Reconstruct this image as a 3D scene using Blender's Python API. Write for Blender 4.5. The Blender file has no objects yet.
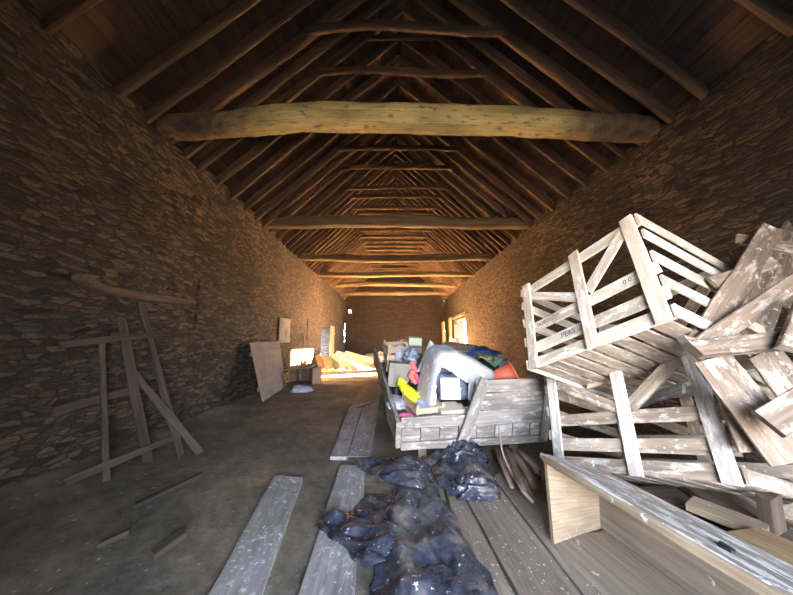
import bpy, math, random
from mathutils import Vector, Matrix, noise
random.seed(11)
S = bpy.context.scene
COL = S.collection
V = Vector
R_ = random.Random(5)
def rr(a, b): return R_.uniform(a, b)

# ------------------------------------------------------------------ camera model (used to survey positions)
EYE = 1.4; FPX = 300.0; PITCH = math.radians(8.06); CX, CY = 396.5, 297.5
def ray(px, py):
    a = (px - CX) / FPX; b = -(py - CY) / FPX
    return V((a, math.cos(PITCH) - b * math.sin(PITCH), math.sin(PITCH) + b * math.cos(PITCH)))
def at(px, py, Y=None, z=None, x=None):
    d = ray(px, py)
    t = Y / d.y if Y is not None else ((z - EYE) / d.z if z is not None else x / d.x)
    return d * t + V((0, 0, EYE))
cam = bpy.data.cameras.new('camera'); cam.sensor_width = 36; cam.lens = FPX / 793 * 36; cam.clip_start = .02
co = bpy.data.objects.new('camera', cam); COL.objects.link(co)
co.location = (0, 0, EYE); co.rotation_euler = (math.pi / 2 + PITCH, 0, 0); S.camera = co

# ------------------------------------------------------------------ materials
def nmat(name):
    m = bpy.data.materials.new(name); m.use_nodes = True
    nt = m.node_tree; nt.nodes.clear()
    o = nt.nodes.new('ShaderNodeOutputMaterial'); b = nt.nodes.new('ShaderNodeBsdfPrincipled')
    nt.links.new(b.outputs[0], o.inputs[0]); return m, nt, b
def N(nt, t, **k):
    n = nt.nodes.new(t)
    for a, v in k.items():
        if a.startswith('i_'):
            n.inputs[a[2:].replace('_', ' ')].default_value = v
        else: setattr(n, a, v)
    return n
def noise_n(nt, vec, scale, detail=4, rough=.6):
    n = nt.nodes.new('ShaderNodeTexNoise'); n.inputs['Scale'].default_value = scale
    n.inputs['Detail'].default_value = detail; n.inputs['Roughness'].default_value = rough
    nt.links.new(vec, n.inputs['Vector']); return n
def ramp(nt, fac, stops):
    r = nt.nodes.new('ShaderNodeValToRGB'); e = r.color_ramp.elements
    while len(e) < len(stops): e.new(.5)
    for i, (p, c) in enumerate(stops):
        e[i].position = p; e[i].color = (c[0], c[1], c[2], 1) if len(c) > 2 else (c[0], c[0], c[0], 1)
    nt.links.new(fac, r.inputs[0]); return r
def mix(nt, fac, a, b, mode='MIX'):
    m = nt.nodes.new('ShaderNodeMix'); m.data_type = 'RGBA'; m.blend_type = mode
    L = nt.links
    if isinstance(fac, (int, float)): m.inputs[0].default_value = fac
    else: L.new(fac, m.inputs[0])
    for s, v in ((6, a), (7, b)):
        if isinstance(v, tuple): m.inputs[s].default_value = (*v, 1)
        else: L.new(v, m.inputs[s])
    return m.outputs[2]
def mapping(nt, vec, sc):
    m = nt.nodes.new('ShaderNodeMapping'); m.inputs['Scale'].default_value = sc
    nt.links.new(vec, m.inputs[0]); return m.outputs[0]
def bump(nt, h, b, s=.5, d=.01):
    n = nt.nodes.new('ShaderNodeBump'); n.inputs['Strength'].default_value = s; n.inputs['Distance'].default_value = d
    nt.links.new(h, n.inputs['Height']); nt.links.new(n.outputs[0], b.inputs['Normal'])
def wood(name, dark, light, speck=0., speckcol=(.85, .86, .88), rough=.8, speckscale=14, patch=None, patchamt=.5, bstr=.5):
    m, nt, b = nmat(name); L = nt.links
    tc = N(nt, 'ShaderNodeTexCoord')
    g = noise_n(nt, mapping(nt, tc.outputs['UV'], (1.2, 30, 1)), 1.0, 6, .65)
    lo = noise_n(nt, mapping(nt, tc.outputs['UV'], (.8, 1.5, 1)), 1.3, 3, .5)
    mid = tuple((a + c) / 2 for a, c in zip(dark, light))
    c = ramp(nt, g.outputs[0], [(.3, dark), (.5, mid), (.7, light)]).outputs[0]
    t = ramp(nt, lo.outputs[0], [(.3, (.55,)), (.7, (1.2,))]).outputs[0]
    c = mix(nt, 1.0, c, t, 'MULTIPLY')
    if patch:
        p = noise_n(nt, mapping(nt, tc.outputs['UV'], (3, 9, 1)), 1.5, 6, .7)
        f = ramp(nt, p.outputs[0], [(.5 - patchamt * .12 + .03, (0,)), (.62 - patchamt * .12, (1,))]).outputs[0]
        c = mix(nt, f, c, patch)
    if speck > 0:
        s = noise_n(nt, tc.outputs['Object'], speckscale, 5, .55)
        f = ramp(nt, s.outputs[0], [(.715 - speck * .09, (0,)), (.76 - speck * .09, (1,))]).outputs[0]
        ms = noise_n(nt, tc.outputs['Object'], 2.3, 3, .6)
        f = mix(nt, 1.0, f, ramp(nt, ms.outputs[0], [(.38, (.1,)), (.6, (1,))]).outputs[0], 'MULTIPLY')
        c = mix(nt, f, c, speckcol)
    L.new(c, b.inputs['Base Color']); b.inputs['Roughness'].default_value = rough
    bump(nt, g.outputs[0], b, bstr, .006)
    return m
def plain(name, c, rough=.7, var=.25, scale=8, metallic=0., dirt=None, dirtamt=.3, bs=.2, spec=None):
    m, nt, b = nmat(name)
    tc = N(nt, 'ShaderNodeTexCoord'); n = noise_n(nt, tc.outputs['Object'], scale, 6, .6)
    lo = tuple(x * (1 - var) for x in c); hi = tuple(min(1, x * (1 + var)) for x in c)
    o = ramp(nt, n.outputs[0], [(.3, lo), (.7, hi)]).outputs[0]
    if dirt:
        n2 = noise_n(nt, tc.outputs['Object'], scale * 1.7, 7, .65)
        f = ramp(nt, n2.outputs[0], [(.62 - dirtamt * .2, (0,)), (.70 - dirtamt * .2, (1,))]).outputs[0]
        o = mix(nt, f, o, dirt)
    nt.links.new(o, b.inputs['Base Color']); b.inputs['Roughness'].default_value = rough; b.inputs['Metallic'].default_value = metallic
    bump(nt, n.outputs[0], b, bs, .01)
    return m
def stone(name, tones, mortar, sc=(3.2, 3.2, 11.0), bd=.035):
    m, nt, b = nmat(name); L = nt.links
    tc = N(nt, 'ShaderNodeTexCoord')
    w = noise_n(nt, tc.outputs['Object'], 2.2, 3, .5)
    wa = nt.nodes.new('ShaderNodeVectorMath'); wa.operation = 'MULTIPLY_ADD'
    L.new(w.outputs['Color'], wa.inputs[0]); wa.inputs[1].default_value = (.16, .16, .10); L.new(tc.outputs['Object'], wa.inputs[2])
    mp = mapping(nt, wa.outputs[0], sc)
    v1 = N(nt, 'ShaderNodeTexVoronoi', feature='F1'); v1.inputs['Scale'].default_value = 1; L.new(mp, v1.inputs['Vector'])
    v2 = N(nt, 'ShaderNodeTexVoronoi', feature='DISTANCE_TO_EDGE'); v2.inputs['Scale'].default_value = 1; L.new(mp, v2.inputs['Vector'])
    sep = N(nt, 'ShaderNodeSeparateColor'); L.new(v1.outputs['Color'], sep.inputs[0])
    st = ramp(nt, sep.outputs[0], [(i / (len(tones) - 1), t) for i, t in enumerate(tones)]).outputs[0]
    fine = noise_n(nt, tc.outputs['Object'], 26, 6, .7)
    st = mix(nt, 1.0, st, ramp(nt, fine.outputs[0], [(.3, (.55,)), (.7, (1.3,))]).outputs[0], 'MULTIPLY')
    big = noise_n(nt, tc.outputs['Object'], .55, 4, .6)
    st = mix(nt, 1.0, st, ramp(nt, big.outputs[0], [(.35, (.65, .62, .6)), (.65, (1.15, 1.1, 1.0))]).outputs[0], 'MULTIPLY')
    e = ramp(nt, v2.outputs['Distance'], [(.02, (0,)), (.11, (1,))]).outputs[0]
    c = mix(nt, e, mortar, st)
    L.new(c, b.inputs['Base Color']); b.inputs['Roughness'].default_value = .9
    hh = mix(nt, .35, ramp(nt, v2.outputs['Distance'], [(0, (0,)), (.2, (1,))]).outputs[0], fine.outputs[0])
    hh = mix(nt, .35, hh, sep.outputs[1])
    bump(nt, hh, b, 1.0, bd)
    return m

M = {}
M['stone'] = stone('rubble_stone', [(.016, .014, .014), (.085, .064, .047), (.036, .032, .032), (.150, .110, .074), (.075, .069, .070)], (.022, .018, .015), (5.5, 5.5, 21.0), .022)
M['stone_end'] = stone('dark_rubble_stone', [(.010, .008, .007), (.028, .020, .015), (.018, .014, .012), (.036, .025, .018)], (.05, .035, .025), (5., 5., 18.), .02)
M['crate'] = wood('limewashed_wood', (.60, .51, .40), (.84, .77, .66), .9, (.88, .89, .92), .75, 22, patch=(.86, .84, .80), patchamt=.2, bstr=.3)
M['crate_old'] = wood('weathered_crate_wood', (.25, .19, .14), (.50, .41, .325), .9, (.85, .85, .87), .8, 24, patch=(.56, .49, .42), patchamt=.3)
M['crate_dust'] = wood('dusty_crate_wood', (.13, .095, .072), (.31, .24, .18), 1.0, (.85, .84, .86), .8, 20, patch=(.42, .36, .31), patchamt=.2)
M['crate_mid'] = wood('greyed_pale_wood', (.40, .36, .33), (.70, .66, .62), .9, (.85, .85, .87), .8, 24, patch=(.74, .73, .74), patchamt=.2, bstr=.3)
M['tan'] = wood('tan_board', (.24, .175, .12), (.45, .35, .245), .7, (.80, .74, .66), .8, 16)
M['gold'] = wood('golden_split_board', (.26, .16, .08), (.50, .34, .18), .4, (.70, .6, .5), .8, 16)
M['grey_wood'] = wood('weathered_grey_wood', (.15, .13, .115), (.38, .345, .315), .55, (.8, .82, .88), .85, 32, patch=(.45, .43, .42), patchamt=.1)
M['dark_wood'] = wood('dark_old_wood', (.07, .048, .036), (.22, .155, .115), .3, (.4, .38, .36), .85, 15)
M['shaded_wood'] = wood('shaded_old_wood', (.035, .026, .022), (.12, .088, .07), 0, rough=.85)  # darker copy of dark_wood, standing in for shade by the left wall
M['rafter'] = wood('roof_timber', (.045, .030, .021), (.165, .105, .062), 0, rough=.85)
M['sheath'] = wood('roof_boards', (.022, .014, .010), (.10, .055, .034), 0, rough=.85)
M['slate'] = plain('slate', (.03, .028, .03), .8, .3)
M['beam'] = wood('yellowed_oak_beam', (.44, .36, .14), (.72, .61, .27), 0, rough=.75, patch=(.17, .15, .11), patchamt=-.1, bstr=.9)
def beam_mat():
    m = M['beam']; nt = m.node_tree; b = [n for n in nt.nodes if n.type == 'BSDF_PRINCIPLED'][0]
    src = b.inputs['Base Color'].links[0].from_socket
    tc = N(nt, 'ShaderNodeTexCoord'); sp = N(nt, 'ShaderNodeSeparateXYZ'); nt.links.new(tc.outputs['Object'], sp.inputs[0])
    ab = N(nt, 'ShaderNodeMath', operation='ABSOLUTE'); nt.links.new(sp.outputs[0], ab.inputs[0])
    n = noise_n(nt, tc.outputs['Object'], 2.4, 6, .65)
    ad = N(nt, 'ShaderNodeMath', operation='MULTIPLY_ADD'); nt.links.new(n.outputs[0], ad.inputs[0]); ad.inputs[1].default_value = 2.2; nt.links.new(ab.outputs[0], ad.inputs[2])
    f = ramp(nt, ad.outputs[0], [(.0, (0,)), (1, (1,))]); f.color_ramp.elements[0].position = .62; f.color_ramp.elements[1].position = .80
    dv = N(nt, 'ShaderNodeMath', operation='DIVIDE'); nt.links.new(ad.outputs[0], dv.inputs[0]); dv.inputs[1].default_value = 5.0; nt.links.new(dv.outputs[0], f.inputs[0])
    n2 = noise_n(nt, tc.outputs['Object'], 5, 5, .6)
    bark = ramp(nt, n2.outputs[0], [(.35, (.05, .045, .05)), (.55, (.13, .09, .06)), (.7, (.30, .15, .06))]).outputs[0]  # beam ends darkened to imitate light falloff; mottled patches are the wood's own
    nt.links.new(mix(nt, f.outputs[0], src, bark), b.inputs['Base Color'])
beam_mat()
M['beam2'] = wood('brown_oak_beam', (.09, .065, .038), (.25, .19, .11), 0, rough=.8, bstr=.9)
M['floorplank'] = wood('droppings_spotted_plank', (.20, .185, .185), (.42, .40, .405), 1.35, (.70, .74, .86), .7, 30, patch=(.40, .385, .39), patchamt=.0)
M['floorplank2'] = wood('brown_spotted_plank', (.15, .12, .095), (.33, .275, .23), 1.0, (.72, .74, .8), .7, 34, patch=(.22, .17, .13), patchamt=.2)
M['trough'] = wood('trough_inner_wood', (.17, .14, .11), (.36, .30, .235), .4, (.6, .55, .48), .8, 9)
M['trough_top'] = wood('whitened_trough_top', (.26, .22, .18), (.52, .46, .40), 1.2, (.86, .86, .88), .75, 22, patch=(.78, .77, .77), patchamt=.35, bstr=1.)
M['bark'] = wood('bark', (.12, .08, .065), (.52, .40, .33), .6, (.65, .58, .55), .85, 20, bstr=1.)
M['slat_new'] = wood('pale_slat', (.50, .37, .25), (.78, .62, .45), 0, rough=.75)
M['white_board'] = wood('pale_plank', (.60, .53, .43), (.85, .80, .70), 0, rough=.7)
M['tub'] = plain('grey_plastic', (.50, .53, .60), .42, .10, 6, dirt=(.80, .83, .90), dirtamt=.35)
M['cream'] = plain('speckled_cream_board', (.70, .70, .71), .7, .12, 14, dirt=(.30, .28, .33), dirtamt=.02)
M['orange'] = plain('faded_orange_plastic', (.80, .20, .12), .4, .12, 5, dirt=(.85, .6, .5), dirtamt=.0)
M['yellow'] = plain('yellow_rubber', (.86, .80, .03), .5, .12, 9)
M['pink'] = plain('pink_cloth', (.85, .13, .33), .8, .2, 14)
M['coral'] = plain('coral_cloth', (.85, .20, .16), .8, .2, 14)
M['black'] = plain('black_rubber', (.015, .015, .018), .4, .3)
M['blue'] = plain('blue_tarpaulin', (.035, .10, .30), .5, .3)
M['navy'] = plain('navy_cloth', (.03, .045, .13), .7, .3)
M['green'] = plain('pale_green_glass', (.18, .42, .25), .25, .2)
M['olive'] = plain('olive_cloth', (.22, .24, .14), .85, .3, 20)
M['screenbrown'] = plain('weathered_panel_board', (.24, .20, .165), .8, .2, 5, dirt=(.36, .32, .28), dirtamt=.2)
M['mint'] = plain('mint_card', (.55, .68, .52), .7, .1)
M['lilac'] = plain('lilac_grey_cloth', (.42, .44, .56), .7, .2, 10, dirt=(.75, .77, .85), dirtamt=.2)
M['greybox'] = plain('dusty_grey_box', (.27, .25, .23), .85, .2, 14, dirt=(.42, .4, .38), dirtamt=.1)
M['white'] = plain('white_plastic', (.80, .84, .86), .5, .08, 6)
M['bluebag'] = plain('blue_grey_film', (.22, .27, .38), .25, .4, 11, dirt=(.7, .75, .85), dirtamt=.1)
M['card'] = plain('beige_carton', (.62, .53, .45), .8, .12)
M['rust'] = plain('rusty_iron', (.10, .055, .035), .8, .4, 20, metallic=.3)
M['brown'] = plain('brown_sacking', (.16, .12, .09), .9, .3, 18)
M['straw'] = plain('dusty_rubble', (.50, .38, .25), .95, .35, 7, dirt=(.28, .2, .13), dirtamt=.25, bs=1.)
M['dusty'] = plain('pale_bounce_floor', (.52, .44, .34), .95, .25, 3, dirt=(.3, .24, .17), dirtamt=.1, bs=.8)  # raised slab floor made pale to bounce more sunlight up to the roof
M['slategreen'] = plain('grey_green_sheet', (.18, .21, .17), .6, .2, 6)
M['outside'] = plain('outdoor_ground', (.20, .20, .17), .95, .2, 1.2)
M['ink'] = plain('blue_ink', (.10, .12, .22), .7, .2)
def film():
    m, nt, b = nmat('black_plastic_film'); L = nt.links
    tc = N(nt, 'ShaderNodeTexCoord')
    n = noise_n(nt, tc.outputs['Object'], 2.6, 7, .75)
    n2 = noise_n(nt, tc.outputs['Object'], 26, 5, .6)
    n3 = noise_n(nt, tc.outputs['Object'], 9, 5, .6)
    base = ramp(nt, n3.outputs[0], [(.35, (.016, .018, .027)), (.65, (.055, .062, .09))]).outputs[0]
    f = ramp(nt, n.outputs[0], [(.53, (0,)), (.66, (1,))]).outputs[0]
    c = mix(nt, f, base, (.20, .16, .14))
    f2 = ramp(nt, n2.outputs[0], [(.645, (0,)), (.68, (1,))]).outputs[0]
    c = mix(nt, f2, c, (.62, .64, .72))
    L.new(c, b.inputs['Base Color'])
    ro = ramp(nt, n.outputs[0], [(.45, (.24,)), (.66, (.6,))]).outputs[0]
    L.new(ro, b.inputs['Roughness'])
    bump(nt, noise_n(nt, tc.outputs['Object'], 16, 4, .55).outputs[0], b, .55, .02)
    return m
M['film'] = film()
def dirt():
    m, nt, b = nmat('trodden_earth'); L = nt.links
    tc = N(nt, 'ShaderNodeTexCoord')
    a = noise_n(nt, tc.outputs['Object'], 1.1, 6, .6); c_ = noise_n(nt, tc.outputs['Object'], 9, 7, .7)
    col = ramp(nt, a.outputs[0], [(.32, (.085, .085, .075)), (.5, (.16, .142, .112)), (.68, (.27, .22, .155))]).outputs[0]
    col = mix(nt, 1.0, col, ramp(nt, c_.outputs[0], [(.3, (.55,)), (.7, (1.35,))]).outputs[0], 'MULTIPLY')
    s = noise_n(nt, tc.outputs['Object'], 21, 5, .6)
    col = mix(nt, ramp(nt, s.outputs[0], [(.66, (0,)), (.69, (1,))]).outputs[0], col, (.42, .41, .40))
    L.new(col, b.inputs['Base Color']); b.inputs['Roughness'].default_value = .8
    bump(nt, c_.outputs[0], b, .9, .03)
    return m
M['dirt'] = dirt()

# ------------------------------------------------------------------ mesh helper
class MB:
    def __init__(s): s.v = []; s.f = []; s.uv = []; s.mi = []; s.smooth = []
    def face(s, idx, uvs, mi=0, sm=False): s.f.append(idx); s.uv.append(uvs); s.mi.append(mi); s.smooth.append(sm)
    def loft(s, rings, us, vs, mi=0, sm=False, caps=True):
        """rings of points joined along their length; us along, vs around in metres"""
        b = len(s.v); n = len(rings[0])
        for r in rings: s.v += [tuple(p) for p in r]
        ou, ov = rr(0, 40), rr(0, 40)
        for i in range(len(rings) - 1):
            for j in range(n):
                k = (j + 1) % n
                s.face([b + i * n + j, b + i * n + k, b + (i + 1) * n + k, b + (i + 1) * n + j],
                       [(ou + us[i], ov + vs[j]), (ou + us[i], ov + vs[j + 1]), (ou + us[i + 1], ov + vs[j + 1]), (ou + us[i + 1], ov + vs[j])], mi, sm)
        if caps:
            for i, rev in ((0, True), (len(rings) - 1, False)):
                idx = [b + i * n + j for j in range(n)]
                c = sum((V(r) for r in rings[i]), V()) / n
                uv = [(ou + (V(p) - c).length * .3, ov + vs[j] * .3) for j, p in enumerate(rings[i])]
                if rev: idx.reverse(); uv.reverse()
                s.face(idx, uv, mi, False)
    def board(s, p0, p1, w, t, n=(0, 0, 1), seg=None, wob=.004, taper=1., ends=.0, mi=0, ch=None, bend=None):
        p0, p1, n = V(p0), V(p1), V(n)
        ax = p1 - p0; L = ax.length; ax = ax / L
        sd = n.cross(ax)
        if sd.length < 1e-4: sd = V((1, 0, 0)).cross(ax)
        sd.normalize(); nn = ax.cross(sd).normalized()
        if seg is None: seg = max(2, min(14, int(L / .12)))
        c = ch if ch is not None else min(.004, t * .2, w * .2)
        rings = []; us = []
        o = rr(0, 100); sk = rr(-1, 1) * ends
        for i in range(seg + 1):
            f = i / seg; q = p0 + ax * (L * f)
            if bend: q = q + nn * (bend * math.sin(math.pi * f))
            ww = w * (1 + (taper - 1) * f)
            def nz(k): return noise.noise(V((o + f * L * 3.1, k * 7.7, o))) * wob
            hw0 = ww / 2 + nz(1); hw1 = ww / 2 + nz(2); h0 = t / 2 + nz(3) * .3; h1 = t / 2 + nz(4) * .3
            e = 0
            pts = [(-hw0 + c, -h0), (hw1 - c, -h0), (hw1, -h0 + c), (hw1, h1 - c), (hw1 - c, h1), (-hw0 + c, h1), (-hw0, h1 - c), (-hw0, -h0 + c)]
            r = []
            for a, b_ in pts:
                sh = 0
                if i in (0, seg): sh = sk * a / ww
                r.append(q + sd * a + nn * b_ + ax * sh)
            rings.append(r); us.append(f * L)
        vs = [0, w, w + c, w + t, w + t + c, 2 * w + t, 2 * w + t + c, 2 * w + 2 * t, 2 * w + 2 * t + c]
        s.loft(rings, us, vs, mi); return s
    def box(s, c, size, rot=None, mi=0):
        c = V(c); x, y, z = size; R = rot or Matrix.Identity(3)
        if x >= y: return s.board(c - R @ V((x / 2, 0, 0)), c + R @ V((x / 2, 0, 0)), y, z, R @ V((0, 0, 1)), seg=2, wob=0, mi=mi)
        return s.board(c - R @ V((0, y / 2, 0)), c + R @ V((0, y / 2, 0)), x, z, R @ V((0, 0, 1)), seg=2, wob=0, mi=mi)
    def hewn(s, pts, rw, rh, rough=.12, nseg=30, nr=14, sq=.55, seed=0., end=.8):
        """rough-hewn round-edged timber through control points; rw, rh half width and half height"""
        P = [V(p) for p in pts]
        def cr(t):
            k = t * (len(P) - 1); i = min(int(k), len(P) - 2); f = k - i
            a = P[max(i - 1, 0)]; b = P[i]; c = P[i + 1]; d = P[min(i + 2, len(P) - 1)]
            return .5 * ((2 * b) + (c - a) * f + (2 * a - 5 * b + 4 * c - d) * f * f + (3 * b - a - 3 * c + d) * f ** 3)
        rings = []; us = []; u = 0; last = None
        for i in range(nseg + 1):
            t = i / nseg; q = cr(t); tg = (cr(min(1, t + .01)) - cr(max(0, t - .01))).normalized()
            up = V((0, 0, 1)) if abs(tg.z) < .9 else V((1, 0, 0))
            sd = tg.cross(up).normalized(); nn = sd.cross(tg)
            if last is not None: u += (q - last).length
            last = q; r = []
            for j in range(nr):
                a = 2 * math.pi * j / nr; ca, sa = math.cos(a), math.sin(a)
                x = math.copysign(abs(ca) ** sq, ca); z = math.copysign(abs(sa) ** sq, sa)
                k = 1 + rough * noise.noise(V((seed + u * 1.3, ca * 1.2, sa * 1.2 + seed))) + rough * .5 * noise.noise(V((seed + u * 5, ca * 3, sa * 3)))
                k *= end + (1 - end) * math.sin(math.pi * min(1, max(0, t))) ** .4
                r.append(q + sd * (x * rw * k) + nn * (z * rh * k))
            rings.append(r); us.append(u)
        per = 4 * (rw + rh) * .9
        s.loft(rings, us, [per * j / nr for j in range(nr + 1)], sm=True); return s
    def tube(s, pts, r, nr=10, sm=True, mi=0):
        P = [V(p) for p in pts]; rings = []; us = []; u = 0
        for i, q in enumerate(P):
            tg = (P[min(i + 1, len(P) - 1)] - P[max(i - 1, 0)]).normalized()
            up = V((0, 0, 1)) if abs(tg.z) < .9 else V((1, 0, 0))
            sd = tg.cross(up).normalized(); nn = sd.cross(tg)
            rad = r[i] if isinstance(r, (list, tuple)) else r
            if i: u += (q - P[i - 1]).length
            rings.append([q + sd * (rad * math.cos(2 * math.pi * j / nr)) + nn * (rad * math.sin(2 * math.pi * j / nr)) for j in range(nr)]); us.append(u)
        s.loft(rings, us, [j * .02 for j in range(nr + 1)], sm=sm, mi=mi); return s
    def grid(s, fn, nu, nv, mi=0, sm=True, closed=False, flip=False):
        b = len(s.v)
        for i in range(nu + 1):
            for j in range(nv + 1): s.v.append(tuple(fn(i / nu, j / nv)))
        for i in range(nu):
            for j in range(nv):
                a = b + i * (nv + 1) + j; q = [a, a + nv + 1, a + nv + 2, a + 1]
                u = [(i / nu, j / nv), ((i + 1) / nu, j / nv), ((i + 1) / nu, (j + 1) / nv), (i / nu, (j + 1) / nv)]
                if flip: q.reverse(); u.reverse()
                s.face(q, u, mi, sm)
        return s
    def blob(s, c, size, rough=.25, seed=0, rot=None, nu=22, nv=14, flat=.25, freq=1.6, sq=1., fine=0.):
        c = V(c); R = rot or Matrix.Identity(3)
        def fn(u, v):
            a = 2 * math.pi * u; p = math.pi * v
            d = V((math.cos(a) * math.sin(p), math.sin(a) * math.sin(p), math.cos(p)))
            if sq != 1: d = V([math.copysign(abs(k) ** sq, k) for k in d])
            k = 1 + rough * noise.noise(d * freq + V((seed * 3.3, seed, 0))) * 1.6 + fine * abs(noise.noise(d * freq * 3 + V((seed, 0, seed))))
            if u == 1: k = 1 + rough * noise.noise(V((math.sin(p) if sq == 1 else abs(math.sin(p)) ** sq, 0, d.z)) * freq + V((seed * 3.3, seed, 0))) * 1.6 + fine * abs(noise.noise(V((math.sin(p) if sq == 1 else abs(math.sin(p)) ** sq, 0, d.z)) * freq * 3 + V((seed, 0, seed))))
            q = V((d.x * size[0] / 2, d.y * size[1] / 2, d.z * size[2] / 2)) * k
            if q.z < -size[2] * flat: q.z = -size[2] * flat
            return c + R @ q
        return s.grid(fn, nu, nv)
MATS = {}
def link(o):
    COL.objects.link(o); return o
def obj(name, mb, mat, parent=None, local=False, solid=None, sub=0, origin=True):
    """links one mesh object; mb is in world space unless local"""
    mats = mat if isinstance(mat, (list, tuple)) else [mat]
    P = MATS.get(parent, Matrix.Identity(4)) if parent else Matrix.Identity(4)
    vs = [V(v) for v in mb.v]
    loc = V((0, 0, 0))
    if parent:
        if not local:
            I = P.inverted(); vs = [I @ v for v in vs]
    elif origin:
        lo = V([min(v[k] for v in vs) for k in range(3)]); hi = V([max(v[k] for v in vs) for k in range(3)])
        loc = V(((lo.x + hi.x) / 2, (lo.y + hi.y) / 2, lo.z)); vs = [v - loc for v in vs]
    me = bpy.data.meshes.new(name); me.from_pydata([tuple(v) for v in vs], [], mb.f)
    ul = me.uv_layers.new(name='UVMap'); k = 0
    for f in mb.uv:
        for uv in f: ul.data[k].uv = uv; k += 1
    me.polygons.foreach_set('use_smooth', mb.smooth); me.polygons.foreach_set('material_index', mb.mi)
    for m_ in mats: me.materials.append(M[m_] if isinstance(m_, str) else m_)
    me.update()
    o = bpy.data.objects.new(name, me); link(o); o.location = loc
    if parent: o.parent = parent; MATS[o] = P
    else: MATS[o] = Matrix.Translation(loc)
    if solid: md = o.modifiers.new('solid', 'SOLIDIFY'); md.thickness = solid; md.offset = 0
    if sub: md = o.modifiers.new('sub', 'SUBSURF'); md.levels = sub; md.render_levels = sub
    return o
def tag(o, label, cat, group=None, kind=None):
    o['label'] = label; o['category'] = cat
    if group: o['group'] = group
    if kind: o['kind'] = kind
    return o
def thing(name, label, cat, loc=(0, 0, 0), mat=None, group=None):
    o = bpy.data.objects.new(name, None); link(o); o.empty_display_size = .1
    Mx = mat if mat is not None else Matrix.Translation(V(loc))
    o.matrix_basis = Mx; MATS[o] = Mx.copy()
    return tag(o, label, cat, group)
def struct(name, mb, mat, **k):
    o = obj(name, mb, mat, origin=False, **k); o['kind'] = 'structure'; return o
def single(name, mb, mat, label, cat, group=None, **k): return tag(obj(name, mb, mat, **k), label, cat, group)

# ------------------------------------------------------------------ the shell
Y0, Y1 = -.55, 21.5
def xl(y): return -3.5 - .009 * max(0, y)
def xr(y): return 3.42 + .6 * math.exp(-(max(y, 2.5) - 2.5) / 5.0)
def zt(y): return 4.66 - .015 * y
RISE = 3.35
def slope(side, y, s, off=0.):
    """point on the roof underside: s 0 at wall top, 1 at ridge; off is metres out of the roof plane (up positive)"""
    a = V((xl(y) if side < 0 else xr(y), y, zt(y))); xm = (xl(y) + xr(y)) / 2; b = V((xm, y, zt(y) + RISE))
    d = (b - a).normalized(); n = V((-d.z, 0, d.x)) if side > 0 else V((-d.z, 0, d.x))
    n = V((d.z, 0, -d.x)); n = n if n.z > 0 else -n
    return a + (b - a) * s + n * off
def wall(name, mat, fn, ulist, vlist, holes, thick, amp=.03):
    """fn(u,v)->(point, outward unit); holes are (u0,u1,v0,v1)"""
    mb = MB(); us = sorted(set([round(x, 4) for x in ulist] + [h[i] for h in holes for i in (0, 1)])); vs = sorted(set([round(x, 4) for x in vlist] + [h[i] for h in holes for i in (2, 3)]))
    nu, nv = len(us), len(vs)
    for layer in (0, 1):
        for u in us:
            for v in vs:
                p, n = fn(u, v)
                if layer == 0:
                    d = noise.noise(V((u * .7, v * .7, 3))) * amp * 1.2 + noise.noise(V((u * 2.6, v * 6, 9))) * amp * .7
                    p = p - n * d
                else: p = p + n * thick
                mb.v.append(tuple(p))
    def inh(i, j):
        a, b = (us[i] + us[i + 1]) / 2, (vs[j] + vs[j + 1]) / 2
        return any(h[0] < a < h[1] and h[2] < b < h[3] for h in holes)
    Lr = nu * nv
    for i in range(nu - 1):
        for j in range(nv - 1):
            if inh(i, j): continue
            q = [i * nv + j, (i + 1) * nv + j, (i + 1) * nv + j + 1, i * nv + j + 1]; uv = [(0, 0)] * 4
            A, B, C = (V(mb.v[q[0]]), V(mb.v[q[1]]), V(mb.v[q[2]]))
            if (C - A).cross(V(mb.v[q[3]]) - B).length < 1e-7: continue
            mb.face(q, uv); mb.face([k + Lr for k in reversed(q)], uv)
            for (di, dj, e) in ((-1, 0, (0, 3)), (1, 0, (1, 2)), (0, -1, (0, 1)), (0, 1, (3, 2))):
                ii, jj = i + di, j + dj
                if 0 <= ii < nu - 1 and 0 <= jj < nv - 1 and inh(ii, jj):
                    a, b = q[e[0]], q[e[1]]; mb.face([a, b, b + Lr, a + Lr], uv)
    return struct(name, mb, mat)
fr = lambda a, b, s: [a + (b - a) * i / max(1, round((b - a) / s)) for i in range(max(1, round((b - a) / s)) + 1)]
DOOR_R = (15.0, 18.1, -.1, 2.65); DOOR_L = (14.6, 16.3, -.1, 2.2)
wall('wall_left', 'stone', lambda u, v: (V((xl(u), u, v * zt(u) / 4.66)), V((-1, 0, 0))), fr(Y0, Y1, .14), fr(-.1, 4.66, .1),
     [DOOR_L, (12.2, 12.28, 1.5, 2.4), (5.28, 5.36, 1.6, 2.55)], .6)
wall('wall_right', 'stone', lambda u, v: (V((xr(u), u, v * zt(u) / 4.66)), V((1, 0, 0))), fr(Y0, Y1, .14), fr(-.1, 4.66, .1), [DOOR_R], .6)
def gz(x, y, v):
    xm = (xl(y) + xr(y)) / 2; hw = (xr(y) - xl(y)) / 2
    return min(v, zt(y) + RISE * (1 - min(1, abs(x - xm) / hw)))
wall('wall_back', 'stone_end', lambda u, v: (V((u, Y1, gz(u, Y1, v))), V((0, 1, 0))), fr(xl(Y1), xr(Y1), .15), fr(-.1, 8.0, .12), [(-3.5, -3.28, 3.35, 3.6)], .6)
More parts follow.
